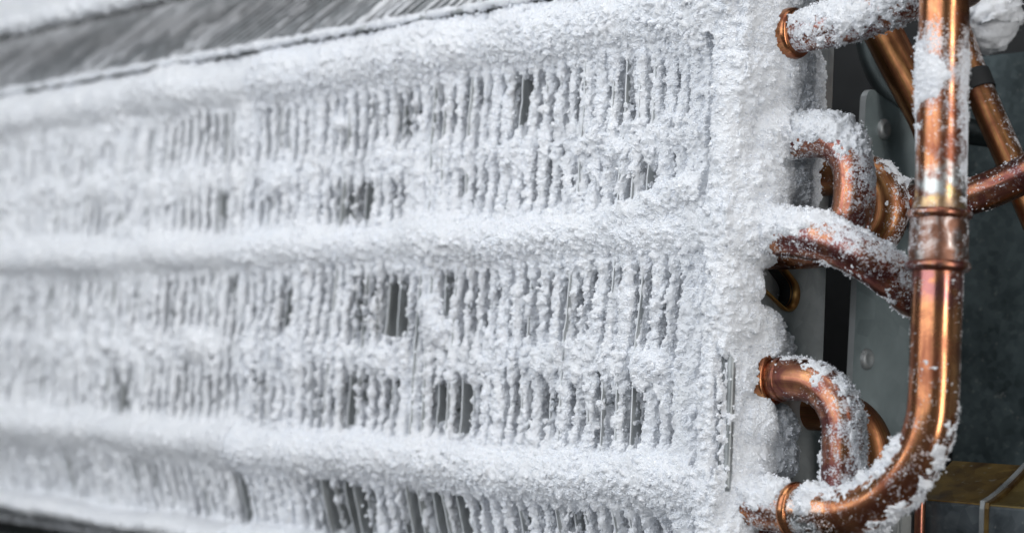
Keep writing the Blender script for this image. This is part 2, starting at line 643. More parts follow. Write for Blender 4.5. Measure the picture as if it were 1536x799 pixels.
def field(x, y, z, seed, fine):
    x = x.astype(np.float32)
    X = x[:, None, None]
    Y = y.astype(np.float32)[None, :, None]
    Z = z.astype(np.float32)[None, None, :]
    # --- columns of frost on the fin edges
    x2, z2 = np.meshgrid(x, z, indexing='ij')
    g = np.clip(np.rint((-4.0 - x2 + 0.045 * (z2 + 10)) / PITCH), 0, NF - 1).astype(int)
    zi = np.clip((z2 - ZT[0]) / 2.0, 0, len(ZT) - 1.001)
    k0 = zi.astype(int)
    fr = zi - k0

    def look(tab, i):
        return tab[i, k0] * (1 - fr) + tab[i, k0 + 1] * fr
    i = np.clip(np.rint((-4.0 - x2 + look(_sh, g)) / PITCH), 0, NF - 1).astype(int)
    dx = x2 - (XI[i] + look(_sh, i))
    mean = np.full_like(x2, 2.05)
    mean = np.where((z2 < 10) & (z2 > -62), 1.9, mean)
    mean = mean + 0.8 * smooth01((x2 + 40) / 26) * (z2 > -62) + 0.2 * smooth01((-x2 - 220) / 120)
    lowc = gnoise(x, np.array([0., 1.]), z, (13, 50, 13), 14)[:, 0, :]
    mean = mean + 0.5 * lowc
    for (za, zb, xa, xb) in OPEN:
        xc_ = XI[i]
        zm = 0.5 * (za + zb)
        mean = mean - 1.45 * np.clip((0.15 + 1.2 * _wi2[i]), 0.0, 1.3) * smooth01((0.5 * (zb - za) - np.abs(z2 - zm) - 2.5 * look(_wp, i)) / 4) * ((xc_ > xa - 1) & (xc_ < xb + 1))
    mean = mean - 0.75 * (z2 < -71) * smooth01((x2 + 215) / 50) * smooth01((-30 - x2) / 30) * (0.5 + 0.8 * _wi2[i])
    # frost hangs on thicker right under a ridge and right above it
    for zk, hh, _, _ in RIDGES:
        mean = mean + 0.7 * np.exp(-((np.abs(z2 - zk) - hh) / 2.5) ** 2)
    wv = mean + 0.2 * _wg[i] + 0.42 * _wi[i] + 0.9 * look(_wz, i)
    for zb, hb, pb in BANDS:
        wv = wv + (1.55 + 0.9 * lowc) * np.exp(-((z2 - zb) / (hb * 1.15)) ** 2)
    wv = np.clip(wv, 0.0, 4.2)
    prot = 0.3 + 0.55 * wv + 0.8 * look(_wp, i)
    for zb, hb, pb in BANDS:
        prot = prot + 0.5 * (pb - 1.0) * np.exp(-((z2 - zb) / hb) ** 2)
    wv3 = wv[:, None, :].astype(np.float32)
    dx3 = np.abs(dx)[:, None, :].astype(np.float32)
    yf3 = yfront(z2)[:, None, :].astype(np.float32)
    pr3 = np.clip(prot, 0.2, 9)[:, None, :].astype(np.float32)
    dep = Y - yf3
    taper = np.clip(1.0 - np.maximum(dep, 0) / 15.0, 0, 1)
    wy = wv3 * taper + 0.02
    # centre of the cap sits 1.2 mm behind the fin edge
    q = np.minimum(dep - 1.2, 0) / (pr3 + 1.2)
    d = (np.sqrt((dx3 / wy) ** 2 + q ** 2) - 1) * np.minimum(wy, 2.0)
    d = np.where(wv3 < 0.25, 1.5, d)
    d = np.maximum(d, np.maximum(np.maximum(X + 3.0, -X - 515), Z - 88.0))
    d = d.astype(np.float32)
    # --- horizontal ridges
    low = gnoise(x, np.array([0., 1.]), z, (22, 50, 22), 11)[:, :1, :]
    low2 = gnoise(x, np.array([0., 1.]), z, (8, 50, 8), 15)[:, :1, :]
    wob = gnoise(x, np.array([0., 1.]), np.array([0., 1.]), (34, 50, 50), 12)[:, :1, :1]
    rid = np.float32(99)
    for n, (zk, hh, pp_, yc) in enumerate(RIDGES):
        zz = zk + 1.6 * wob * (1 if n % 2 else -0.7)
        flare = (1 + 0.35 * smooth01((x + 40) / 40))[:, None, None]
        p = pp_ * (1 + 0.24 * low + 0.10 * low2)
        h = hh * (1 + 0.13 * low + 0.08 * low2) * flare
        cy = yc - 1.0
        e = np.sqrt(((Y - cy) / (p + cy - 1)) ** 2 + ((Z - zz) / h) ** 2)
        r = (e - 1) * 7.0
        r = np.maximum(r, np.maximum(X - 3.0, Y - 16))
        d = smin(d, r.astype(np.float32), 2.2)
        rid = np.minimum(rid, r)
    for (xl, zl, rl_, pl) in LUMPS:
        if x[0] - 12 < xl < x[-1] + 12:
            e = np.sqrt(((X - xl) / (rl_ * 1.25 * (1 + .2 * low2))) ** 2 + ((Y - 2) / (pl + 2)) ** 2 + ((Z - zl) / (rl_ * (1 + .25 * low))) ** 2)
            d = smin(d, ((e - 1) * 4.0).astype(np.float32), 1.6)
    if x[-1] > -40:
        # a lobe of the middle ridge climbing towards the tube sheet
        tt = np.clip((X + 62) / 50, 0, 1)
        e = np.sqrt(((Y - 3) / (9.0 + low)) ** 2 + ((Z - (10 + 13 * tt)) / (5.5 + 2.0 * tt)) ** 2 + (np.maximum(np.maximum(-62 - X, X + 10), 0) / 6) ** 2)
        d = smin(d, ((e - 1) * 5.0).astype(np.float32), 1.2)
        # vertical roll along the tube sheet, and a softer one inside it
        roll = np.sqrt(((X + 1.5 + 0.7 * low) / (5.8 + 0.7 * low)) ** 2 + ((Y - 1.0) / 7.6) ** 2)
        rr_ = ((roll - 1) * 5.5 + 0 * Z).astype(np.float32)
        d = smin(d, rr_, 1.3)
        rid = np.minimum(rid, rr_ + 2.4)
        inner = np.sqrt(((X + 13.0) / (5.0 + 1.5 * low)) ** 2 + ((Y - 2.0) / 4.5) ** 2)
        inner = (inner - 1) * 4.5 + np.where(Z > -6, 3.0, 0) + np.where(Z > 40, 1.5, 0)
        d = smin(d, inner.astype(np.float32), 1.5)
        # outer face of the tube sheet
        y1, z1 = np.meshgrid(y, z, indexing='ij')
        T = np.full(y1.shape, -6.0)
        for (yb, zb, rb, tb) in OUTER:
            rr = 1 - ((y1 - yb) ** 2 + (z1 - zb) ** 2) / rb ** 2
            T = np.maximum(T, np.where(rr > 0, 1.0 + 0.82 * tb * np.sqrt(np.maximum(rr, 0)) , -6 + 6 * np.exp(np.minimum(rr, 0))))
        T = T[None].astype(np.float32)
        o = np.maximum((X - T) * 0.8, -X - 3.0)
        o = np.maximum(o, -(Y + 4.5))
        d = smin(d, o.astype(np.float32), 1.6)
        # slit beside the rolled edge of the sheet, and the groove on the left of the roll
        zc_ = np.maximum(np.abs(Z + 42) - 13, 0) / 5
        slit = np.sqrt(((X - 0.9) / 0.9) ** 2 + ((Y + 5.5) / 4.5) ** 2 + zc_ ** 2)
        d = np.maximum(d, ((1 - slit) * 2.0).astype(np.float32))
        slit = np.sqrt(((X - 4.0) / 1.9) ** 2 + ((Y + 5.4) / 3.6) ** 2 + zc_ ** 2)
        d = np.maximum(d, ((1 - slit) * 2.0).astype(np.float32))
        gr = np.sqrt(((X + 7.5 - 0.3 * low) / 1.35) ** 2 + ((Y + 5.0) / 6.5) ** 2 + (np.maximum(np.abs(Z + 28) - 24, 0) / 6) ** 2)
        d = np.maximum(d, ((1 - gr) * 2.0).astype(np.float32))
        gr = np.sqrt(((X + 7.4 - 0.5 * low) / 1.7) ** 2 + ((Y + 3.5) / 6.5) ** 2 + (np.maximum(np.abs(Z - 44) - 20, 0) / 5) ** 2)
        d = np.maximum(d, ((1 - gr) * 2.2).astype(np.float32))
    # --- crumbly relief
    n1 = np.abs(gnoise(x, y, z, (3.6, 3.6, 7.0), seed + 1))
    soft = (1 - 0.72 * np.clip(1.4 - rid / 3.0, 0, 1) * (X < -4)).astype(np.float32)
    d -= (0.95 * n1 - 0.40) * soft
    n2 = np.abs(gnoise(x, y, z, 2.0, seed + 2))
    d -= (0.80 * n2 - 0.37) * soft
    if fine:
        n3 = np.abs(gnoise(x, y, z, 1.05, seed + 3))
        d -= 0.85 * n3 - 0.36
    return d


def frost_block(x0, x1, y0, y1, z0, z1, h, seed, fine):
    x = np.arange(x0, x1 + h * .5, h)
    y = np.arange(y0, y1 + h * .5, h)
    z = np.arange(z0, z1 + h * .5, h)
    d = field(x, y, z, seed, fine)
    B = 2 * h
    d = np.clip(d, -B, B)
    d[0] = d[-1] = B
    d[:, 0] = d[:, -1] = B
    d[:, :, 0] = d[:, :, -1] = B
    g = openvdb.FloatGrid(B)
    g.copyFromArray(np.ascontiguousarray(d, np.float32))
    v, q = g.convertToQuads(0.0)
    v = np.asarray(v, np.float32) * h + np.array([x[0], y[0], z[0]], np.float32)
    return v, np.asarray(q, np.int32)[:, ::-1]


def vnormals(v, q):
    a = v[q[:, 2]] - v[q[:, 0]]
    b = v[q[:, 3]] - v[q[:, 1]]
    fn = np.cross(a, b)
    vn = np.zeros_like(v)
    for k in range(4):
        for c in range(3):
            vn[:, c] += np.bincount(q[:, k], fn[:, c], len(v))
    vn /= np.linalg.norm(vn, axis=1)[:, None] + 1e-9
    return vn, fn


blocks = [frost_block(-100, 24, -17, 40, -108, 104, 0.42, 100, True),
          frost_block(-232, -99, -17, 22, -108, 104, 0.6, 200, True),
          frost_block(-520, -230.5, -17, 22, -110, 104, 1.0, 300, True)]
vs, qs, off = [], [], 0
for v, q in blocks:
    vs.append(v)
    qs.append(q + off)
    off += len(v)
FV = np.vstack(vs)
FQ = np.vstack(qs)
FVN, FFN = vnormals(FV, FQ)
FC = FV[FQ].mean(1)
FA = 0.5 * np.linalg.norm(FFN, axis=1)
print('frost verts', len(FV), 'quads', len(FQ), 'normal check', float(FFN[FC[:, 1] < -6][:, 1].mean()))


def submesh(name, mask, parent, label=None):
    q = FQ[mask]
    used, inv = np.unique(q, return_inverse=True)
    me = mesh_np(name, FV[used], inv.reshape(q.shape))
    me.normals_split_custom_set_from_vertices(FVN[used].tolist())
    o = link(name, me, FROST, parent)
    if label:
        o['label'] = label
    return o


jit = 1.2 * pnoise(FC, 5, 9)
left = np.ones(len(FC), bool)
names = ['broad top frost ridge', 'middle frost ridge', 'lower frost ridge', 'frost lip along the bottom edge']
for (zk, hh, pp_, yc), lab in zip(RIDGES, names):
    m = left & (np.abs(FC[:, 2] - zk) < hh + 0.5 + jit) & (FC[:, 0] < -9 + jit)
    submesh('frost_ridge', m, coil, lab)
    left &= ~m
m = left & (FC[:, 0] > -9 + jit)
submesh('frost_border', m, coil, 'thick frost crust wrapped round the tube sheet')
left &= ~m
o = submesh('frost_growth', left, coil, 'frost grown on the fin edges between the ridges')
o['kind'] = 'stuff'


def scatter(mask, n, smin_, smax_, name, parent, push=0.15):
    idx = np.nonzero(mask)[0]
    p = FA[idx] * (0.4 + smooth01(0.5 + 0.9 * pnoise(FC[idx], 9, 77) + 0.5 * pnoise(FC[idx], 3.5, 78)))
    p /= p.sum()
    pick = idx[np.searchsorted(np.cumsum(p), rng.random(n)).clip(0, len(idx) - 1)]
    w = rng.dirichlet((1, 1, 1, 1), n)
    pts = (FV[FQ[pick]] * w[..., None]).sum(1)
    nr = FFN[pick] / (np.linalg.norm(FFN[pick], axis=1)[:, None] + 1e-9)
    sz = smin_ + (smax_ - smin_) * rng.random(n) ** 3.2
    pts = pts + nr * (sz * push)[:, None]
    return grains(name, pts, sz, parent)


front = FC[:, 1] < 12
scatter((FC[:, 0] > -100) & ((FC[:, 0] > -2) | front), 400000, 0.11, 0.52, 'frost_crystals', coil)
scatter((FC[:, 0] <= -98) & (FC[:, 0] > -235) & front, 250000, 0.14, 0.52, 'frost_crystals', coil)


# ------------------------------------------------------------------ tube sheet with one open slot
def tube_sheet():
    outer = [(-2, -106), (46, -106), (46, 90), (-2, 90)]
    hole = []
    c0, c1 = (16.5, -0.5), (25.5, -5.5)
    a = math.atan2(c1[1] - c0[1], c1[0] - c0[0])
    for k in range(13):
        t = a + math.pi / 2 + math.pi * k / 12
        hole.append((c0[0] + 5.2 * math.cos(t), c0[1] + 5.2 * math.sin(t)))
    for k in range(13):
        t = a - math.pi / 2 + math.pi * k / 12
        hole.append((c1[0] + 4.6 * math.cos(t), c1[1] + 4.6 * math.sin(t)))
    loops = [[Vector((p[0], p[1], 0)) for p in outer], [Vector((p[0], p[1], 0)) for p in hole]]
    tri = tessellate_polygon(loops)
    pts = outer + hole
    n = len(pts)
    v = [(1.2, p[0], p[1]) for p in pts] + [(0.0, p[0], p[1]) for p in pts]
    f = []
    for t in tri:
        p, q, r = (Vector(v[i]) for i in t)
        up = (q - p).cross(r - p).x > 0
        t = t if up else t[::-1]
        f.append(tuple(t))
        f.append(tuple(i + n for i in t[::-1]))
    for base, m in ((0, len(outer)), (len(outer), len(hole))):
        for k in range(m):
            a_, b_ = base + k, base + (k + 1) % m
            f.append((a_, a_ + n, b_ + n, b_))
    o = link('tube_sheet', mesh_py('tube_sheet', v, f), GALV, coil)
    # flared copper rim of the slot
    H = np.array([(0.0, p[0], p[1]) for p in hole])
    C = H.mean(0)
    prof = [(0.2, 0.93), (1.4, 0.96), (2.4, 1.0), (2.9, 1.08), (2.4, 1.15), (1.25, 1.13)]
    V, F = [], []
    m = len(hole)
    for dx, s in prof:
        for p in H:
            q = C + (p - C) * s
            V.append((dx, q[1], q[2]))
    for r in range(len(prof) - 1):
        for k in range(m):
            F.append((r * m + k, r * m + (k + 1) % m, (r + 1) * m + (k + 1) % m, (r + 1) * m + k))
    link('slot_rim', mesh_py('slot_rim', V, F, True), BRASS, o)
    V, F = [], []
    for dx, s in ((1.0, 0.94), (-3.0, 0.94), (-14.0, 0.94), (-14.0, 0.01)):
        for p in H:
            q = C + (p - C) * s
            V.append((dx, q[1], q[2]))
    for r in range(3):
        for k in range(m):
            F.append((r * m + k, (r * m + (k + 1) % m), (r + 1) * m + (k + 1) % m, (r + 1) * m + k))
    link('slot_shade', mesh_py('slot_shade', V, F, True), BLACK, o)  # black liner: the shade inside the slot, put into its colour
    # rolled front edge
    zz = np.linspace(-64, -25, 30)
    path = np.stack([2.9 + 0 * zz, -1.2 + 0 * zz, zz], 1)
    tube('rolled_edge', path, 1.35, GALV, o, 20)


tube_sheet()

# ------------------------------------------------------------------ frost jackets on tubes
def jacket(path, r0, thick, cover, seed, parent, name='frost', seg=110, step=0.42, s_range=None, label=None, furry=0.55):
    """crumbly frost shell: cover(s, dirs, pos) -> mask value (>0 where frosted), thick in mm"""
    P, s = spline(path, step)
    if s_range:
        k = (s >= s_range[0]) & (s <= s_range[1])
        P, s = P[k], s[k]
    V, F, A, D = sweep(P, np.full(len(P), r0), seg)
    pos = V
    m = cover(s[:, None], D, pos)
    m = m + 0.38 * pnoise(pos, 7, seed) + 0.34 * pnoise(pos, 2.6, seed + 1) + 0.34 * pnoise(pos, 1.1, seed + 2)
    t = thick * smooth01(m * 1.3) * (0.35 + 0.8 * np.abs(pnoise(pos, 3.2, seed + 3)) + 0.8 * np.abs(pnoise(pos, 1.5, seed + 4))) + 0.5 * np.abs(pnoise(pos, 0.9, seed + 5))
    t = np.where(m > 0, t, -0.3)
    V = pos + D * (t + 0.02)[..., None]
    V = V + 0.12 * thick * np.stack([pnoise(pos, 1.2, seed + k) for k in (6, 7, 8)], -1) * (t > 0)[..., None]
    keep = (m.ravel()[F] > -0.06).any(1)
    F = F[keep]
    used, inv = np.unique(F, return_inverse=True)
    o = link(name, mesh_np(name, V.reshape(-1, 3)[used], inv.reshape(F.shape)), FROST, parent)
    o['kind'] = 'stuff'
    if label:
        o['label'] = label
    if furry:
        ok = np.argwhere(m > -0.05)
        n = int(len(ok) * furry)
        if n > 10:
            pick = ok[rng.integers(0, len(ok), n)]
            w = V[pick[:, 0], pick[:, 1]] + 0.3 * rng.standard_normal((n, 3))
            sz = 0.10 + 0.24 * rng.random(n) ** 2
            grains('frost_crystals', w, sz, parent)
    return pos, D, m, t


def speckle(path, r0, dens, n, smin_, smax_, parent, seed, name='frost_crystals', s_range=None):
    """single grains on a bare tube; dens(s, dirs, pos) -> keep probability"""
    P, s = spline(path, 0.5)
    T, N, B = frame(P)
    ks = np.arange(len(P) - 1)
    if s_range:
        ks = ks[(s[:-1] > s_range[0]) & (s[:-1] < s_range[1])]
    k = ks[rng.integers(0, len(ks), n)]
    ph = rng.uniform(0, 2 * np.pi, n)
    D = N[k] * np.cos(ph)[:, None] + B[k] * np.sin(ph)[:, None]
    sz = smin_ + (smax_ - smin_) * rng.random(n) ** 2
    pos = P[k] + T[k] * rng.uniform(-.3, .3, n)[:, None] + D * (r0 + sz * 0.35)[:, None]
    pr = dens(s[k], D, pos)
    if s_range:
        pr = pr * ((s[k] > s_range[0]) & (s[k] < s_range[1]))
    pr = pr * 1.5 * smooth01(0.3 + 1.1 * pnoise(pos, 6, seed) + 0.8 * pnoise(pos, 2.4, seed + 1))
    ok = rng.random(n) < pr
    return grains(name, pos[ok], sz[ok], parent, 1.3)


UP = np.array([0, 0, 1.0])
CAMDIR = np.array([0.70, -0.70, -0.07])
CAMRIGHT = np.array([0.707, 0.705, 0.05])


def up_of(D):
    return D @ UP


# ------------------------------------------------------------------ return bends
def bend(pts, r, mat, label, jackets=(), specks=(), collars=(), film=None):
    P, s = spline(pts, 1.0)
    o = tube('return_bend', P, r, mat, coil, film=film)
    if label:
        o['label'] = label
    for (xc, rr, w, cm) in collars:
        k = int(np.argmin(np.abs(s - xc)))
        a, b = max(0, k - int(w * 2)), min(len(P), k + int(w * 2) + 1)
        Q, _ = spline(P[a:b:1], 0.25)
        u = np.linspace(-1, 1, len(Q))
        tube('collar', Q, r + 0.02 + (rr - r) * np.clip(1 - np.abs(u) ** 4, 0, 1) ** .5, cm, o, 40)
    for kw in jackets:
        jacket(pts, r, parent=o, **kw)
    for kw in specks:
        speckle(pts, r, parent=o, **kw)
    return o


U1 = [(-6, 14, 69.8), (9, 14, 69.8), (24, 14.3, 70.6), (36, 16.5, 73.2), (45, 22, 77.5), (49, 33, 82), (46, 46, 85), (34, 53, 86), (10, 55, 86)]
bend(U1, 6.0, COPPER_OLD, 'frost-furred copper bend at the top',
     film=lambda s, D, p: 0.62 * smooth01((62 - s) / 10) + 0.15 * up_of(D),
     jackets=[dict(thick=1.25, seed=21, s_range=(17, 58), cover=lambda s, D, p: 0.40 + 0.34 * up_of(D) - 0.9 * smooth01((s - 47) / 9) - 0.5 * smooth01((22 - s) / 5))],
     specks=[dict(dens=lambda s, D, p: 0.5 * smooth01((64 - s) / 14), n=9000, smin_=.08, smax_=.24, seed=3)],
     collars=[(14.5, 7.6, 1.6, COPPER)])
def ubend(y, z0, z1, xo, r):
    return [(-6, y, z0), (xo - r, y, z0)] + arc((xo - r, y, z0 - r), r, 78, 0, 'xz', 6) + arc((xo - r, y, z1 + r), r, 0, -78, 'xz', 6) + [(xo - r, y, z1), (-6, y, z1)]


U2 = ubend(20, 39.5, 7, 28, 14)
bend(U2, 6.0, COPPER_OLD, 'copper U-bend with a thick frost cap',
     film=lambda s, D, p: (0.36 + 0.45 * (D @ CAMRIGHT)) * smooth01((52 - s) / 12) + 0.16,
     jackets=[dict(thick=2.0, seed=31, s_range=(4, 62), cover=lambda s, D, p: 0.15 + 0.75 * up_of(D) - 0.55 * D[..., 1] * 0 - 1.1 * smooth01((s - 30) / 12) + 0.55 * smooth01((18 - s) / 8))],
     specks=[dict(dens=lambda s, D, p: 1.0 * smooth01((54 - s) / 14) * np.clip(0.6 + 0.9 * (D @ CAMRIGHT), 0.05, 1), n=16000, smin_=.07, smax_=.2, seed=5),
             dict(dens=lambda s, D, p: 0.20 + 0 * s, n=4000, smin_=.06, smax_=.16, seed=6)])
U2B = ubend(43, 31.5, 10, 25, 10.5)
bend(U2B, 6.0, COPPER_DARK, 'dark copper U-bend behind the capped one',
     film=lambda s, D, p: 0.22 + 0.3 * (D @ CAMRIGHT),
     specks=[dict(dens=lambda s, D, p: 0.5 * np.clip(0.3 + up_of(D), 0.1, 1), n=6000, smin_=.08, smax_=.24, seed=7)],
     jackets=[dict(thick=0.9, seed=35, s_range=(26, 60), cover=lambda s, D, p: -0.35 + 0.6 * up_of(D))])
U3 = [(-6, 10, 10.8), (4, 10, 10.6), (16, 10, 9.6), (27, 10.6, 7.6), (36.5, 13.5, 3.4), (42, 20, -1.8), (43, 29, -6.0), (40.5, 39, -7.0), (37, 47, -2), (35.5, 50.5, 9), (35, 50, 18)]
bend(U3, 6.5, COPPER_OLD, 'copper bend curving back, frosted along its upper side',
     film=lambda s, D, p: 0.44 + 0.40 * up_of(D) + 0.22 * (D @ CAMRIGHT) * smooth01((s - 40) / 10),
     jackets=[dict(thick=1.6, seed=41, s_range=(4, 70), cover=lambda s, D, p: 0.0 + 0.95 * up_of(D) - 0.85 * smooth01((s - 22) / 18) + 1.0 * smooth01((19 - s) / 4)),
              dict(thick=0.9, seed=44, s_range=(30, 66), name='frost', cover=lambda s, D, p: -0.95 - 0.95 * up_of(D))],
     specks=[dict(dens=lambda s, D, p: np.clip(0.62 + 0.4 * up_of(D), 0.2, 1), n=18000, smin_=.07, smax_=.2, seed=8, s_range=(18, 74))])
U4 = ubend(16, -31.5, -78, 30, 15)
bend(U4, 6.1, COPPER_OLD, 'copper U-bend with a bare collar at the tube sheet',
     film=lambda s, D, p: 0.20 + 0.3 * smooth01((s - 24) / 16) + 0.3 * (D @ CAMRIGHT) - 0.2 * smooth01((18 - s) / 4),
     jackets=[dict(thick=1.0, seed=51, s_range=(13, 70), cover=lambda s, D, p: -0.34 + 0.5 * up_of(D) + 0.3 * (D @ CAMRIGHT) + 0.15 * smooth01((s - 30) / 12)),
              dict(thick=1.2, seed=54, s_range=(46, 78), cover=lambda s, D, p: -0.25 - 0.75 * (D @ CAMDIR) + 0.2 * smooth01((s - 52) / 8))],
     specks=[dict(dens=lambda s, D, p: (0.25 + 0.75 * smooth01((s - 22) / 20)) * np.clip(0.55 + 0.7 * (D @ CAMRIGHT), 0.12, 1), n=18000, smin_=.07, smax_=.2, seed=9, s_range=(13, 85))],
     collars=[(10.5, 7.7, 1.4, COPPER), (13.8, 6.5, 0.7, COPPER_OLD)])
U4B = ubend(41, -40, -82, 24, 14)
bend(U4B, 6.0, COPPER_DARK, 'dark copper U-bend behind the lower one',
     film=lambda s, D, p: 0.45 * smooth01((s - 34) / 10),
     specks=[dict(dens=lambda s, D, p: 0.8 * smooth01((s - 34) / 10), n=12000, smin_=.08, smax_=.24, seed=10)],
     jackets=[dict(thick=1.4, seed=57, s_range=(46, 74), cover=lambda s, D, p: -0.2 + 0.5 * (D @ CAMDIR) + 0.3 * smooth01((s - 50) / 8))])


# ------------------------------------------------------------------ suction pipe with coupling and elbow
suct = thing('suction_pipe', (20, 8, -68), 'bright copper pipe with soldered coupling and swept elbow in front of the return bends', 'pipe')
SP = [(62.6, 8, 125), (62.8, 8, 60), (63.2, 8, 30), (63.3, 8, 0), (63.2, 8, -20)] + arc((30.2, 8, -35), 33, 0, -90, 'xz', 10) + [(22, 8, -68.2), (8, 8, -67.8), (-5, 8, -67.2)]
SPP, SPS = spline(SP, 1.0)
RS = 6.7
def suction_film(s, D, p):
    z = p[..., 2]
    r = D @ CAMRIGHT
    up_ = smooth01((68 - z) / 8) * smooth01((z - 14) / 10)
    f = up_ * (0.20 + 0.45 * smooth01((r - 0.2) * 1.5) + 0.32 * smooth01((-r - 0.1) * 2) * smooth01((z - 40) / 8))
    f = f + 0.42 * smooth01((r - 0.75) * 4) * (z < 14)
    return f + 0.32 * smooth01((42 - p[..., 0]) / 16) * (z < -40) + 0.10 * (z < -40)


tube('pipe', SPP, RS, COPPER, suct, 56, film=suction_film)


def s_at_z(z):
    k = int(np.argmin(np.abs(SPP[:120, 2] - z)))
    return SPS[k]


def ring_profile(zc, prof, name, mat, parent):
    """coupling on the vertical run: prof list of (dz, radius)"""
    z = np.array([zc + p[0] for p in prof])
    path = np.stack([np.interp(z, [-20, 0, 30, 60], [63.2, 63.3, 63.2, 62.8]), 8 + 0 * z, z], 1)
    return tube(name, path, np.array([p[1] for p in prof]), mat, parent, 56)


dz = np.linspace(7.3, -7.3, 60)
def lumpy(name, z, base, amp, lam, seed, mat, parent, seg=64):
    path = np.stack([np.interp(z, [-20, 0, 30, 60], [63.2, 63.3, 63.2, 62.8]), 8 + 0 * z, z], 1)
    V0, _, _, D0 = sweep(path, base, seg)
    rad = np.asarray(base)[:, None] + amp * (pnoise(V0, lam, seed) + 0.5 * pnoise(V0, lam * 0.4, seed + 1))
    return tube(name, path, rad, mat, parent, seg, film=lambda s, D, p: 0.02 + 0.28 * np.abs(D @ CAMRIGHT) ** 2)


cp = lumpy('coupling', 6.6 + dz, 7.7 + 0 * dz, 0.22, 4.0, 3, SOLDER, suct)
for zc in (13.4, -0.4):
    prof = [(d_, RS + 0.05 + 1.9 * math.sqrt(max(0, 1 - (d_ / 1.5) ** 2))) for d_ in np.linspace(1.5, -1.5, 17)]
    lumpy('bead', zc + np.array([q_[0] for q_ in prof]), np.array([q_[1] for q_ in prof]), 0.13, 5.0, 7, COPPER_OLD, cp)
zf = np.linspace(17.8, 13.0, 20)
lumpy('braze_fillet', zf, RS + 0.02 + 0.7 * smooth01((17.8 - zf) / 4.8), 0.10, 3.5, 12, FILLET, cp)
# bead on the horizontal run
xx = np.linspace(21.7, 18.7, 15)
path = np.stack([xx, 8 + 0 * xx, np.full(len(xx), -68.15)], 1)
tube('bead', path, RS + 0.05 + 1.3 * np.sqrt(np.clip(1 - ((xx - 20.2) / 1.5) ** 2, 0, 1)), COPPER, suct, 48)

zc = lambda p: p[..., 2]
jacket(SP, RS, 0.6, lambda s, D, p: -0.36 - 0.95 * (D @ CAMRIGHT) - 0.085 * np.abs(zc(p) - 50) + 0.25, 61, suct, s_range=(s_at_z(70), s_at_z(30)))
jacket(SP, RS, 0.6, lambda s, D, p: -0.85 + 0.95 * (D @ CAMRIGHT) - 0.7 * smooth01((zc(p) - 58) / 6) - 0.45 * smooth01((38 - zc(p)) / 10), 66, suct, s_range=(s_at_z(68), s_at_z(20)))
jacket(SP, RS, 1.2, lambda s, D, p: -0.86 + 1.15 * (D[..., 0] * 0.72 - D[..., 2] * 0.6 + D[..., 1] * 0.25) * smooth01((-28 - zc(p)) / 8), 71, suct, s_range=(s_at_z(-28), 230), label='frost along the outside of the elbow')
jacket(SP, RS, 1.9, lambda s, D, p: -0.55 + 1.0 * (-0.72 * D[..., 0] + 0.7 * D[..., 2]) * smooth01((-42 - zc(p)) / 6) + 0.75 * smooth01((33 - p[..., 0]) / 9) - 1.6 * np.exp(-((p[..., 0] - 20.5) / 3.2) ** 2) - 0.5 * smooth01(-D[..., 2] * 1.5 + 0.2) * smooth01((p[..., 0] - 20) / 6), 76, suct, s_range=(s_at_z(-42), 300))
speckle(SP, RS, lambda s, D, p: np.clip(0.8 - 0.7 * (D @ CAMRIGHT) - 0.06 * np.abs(zc(p) - 51), 0, 1), 42000, .08, .20, suct, 11, s_range=(s_at_z(74), s_at_z(30)))
speckle(SP, RS, lambda s, D, p: 1.4 * smooth01(((D @ CAMRIGHT) - 0.25) * 1.8), 60000, .07, .19, suct, 13, s_range=(s_at_z(60), s_at_z(14)))
speckle(SP, RS, lambda s, D, p: 0.10 + 0 * s, 9000, .06, .16, suct, 19, s_range=(s_at_z(80), s_at_z(16)))
speckle(SP, RS, lambda s, D, p: 0.6 * smooth01(((D @ CAMRIGHT) - 0.7) * 5), 16000, .07, .2, suct, 14, s_range=(s_at_z(10), s_at_z(-30)))
speckle(SP, RS, lambda s, D, p: 0.16 + 0.6 * smooth01((40 - p[..., 0]) / 14), 26000, .07, .22, suct, 15, s_range=(s_at_z(-44), 250))
speckle(SP, 7.45, lambda s, D, p: 0.12 + 0.5 * smooth01(np.abs(D @ CAMRIGHT) * 2 - 1), 5000, .06, .18, suct, 18, s_range=(s_at_z(13), s_at_z(0)))

# ------------------------------------------------------------------ bracket, other pipes, duct
br = thing('mounting_bracket', (2, 80, -80), 'flat dark galvanised bracket with two rivets behind the copper bends', 'bracket')
prof = [(57, -120), (106, -120), (106, 44), (82, 58)]
for k in range(7):
    a = math.radians(55 + 125 * k / 6)
    prof.append((65.4 + 4.0 * math.cos(a), 58.0 + 4.0 * math.sin(a)))
n = len(prof)
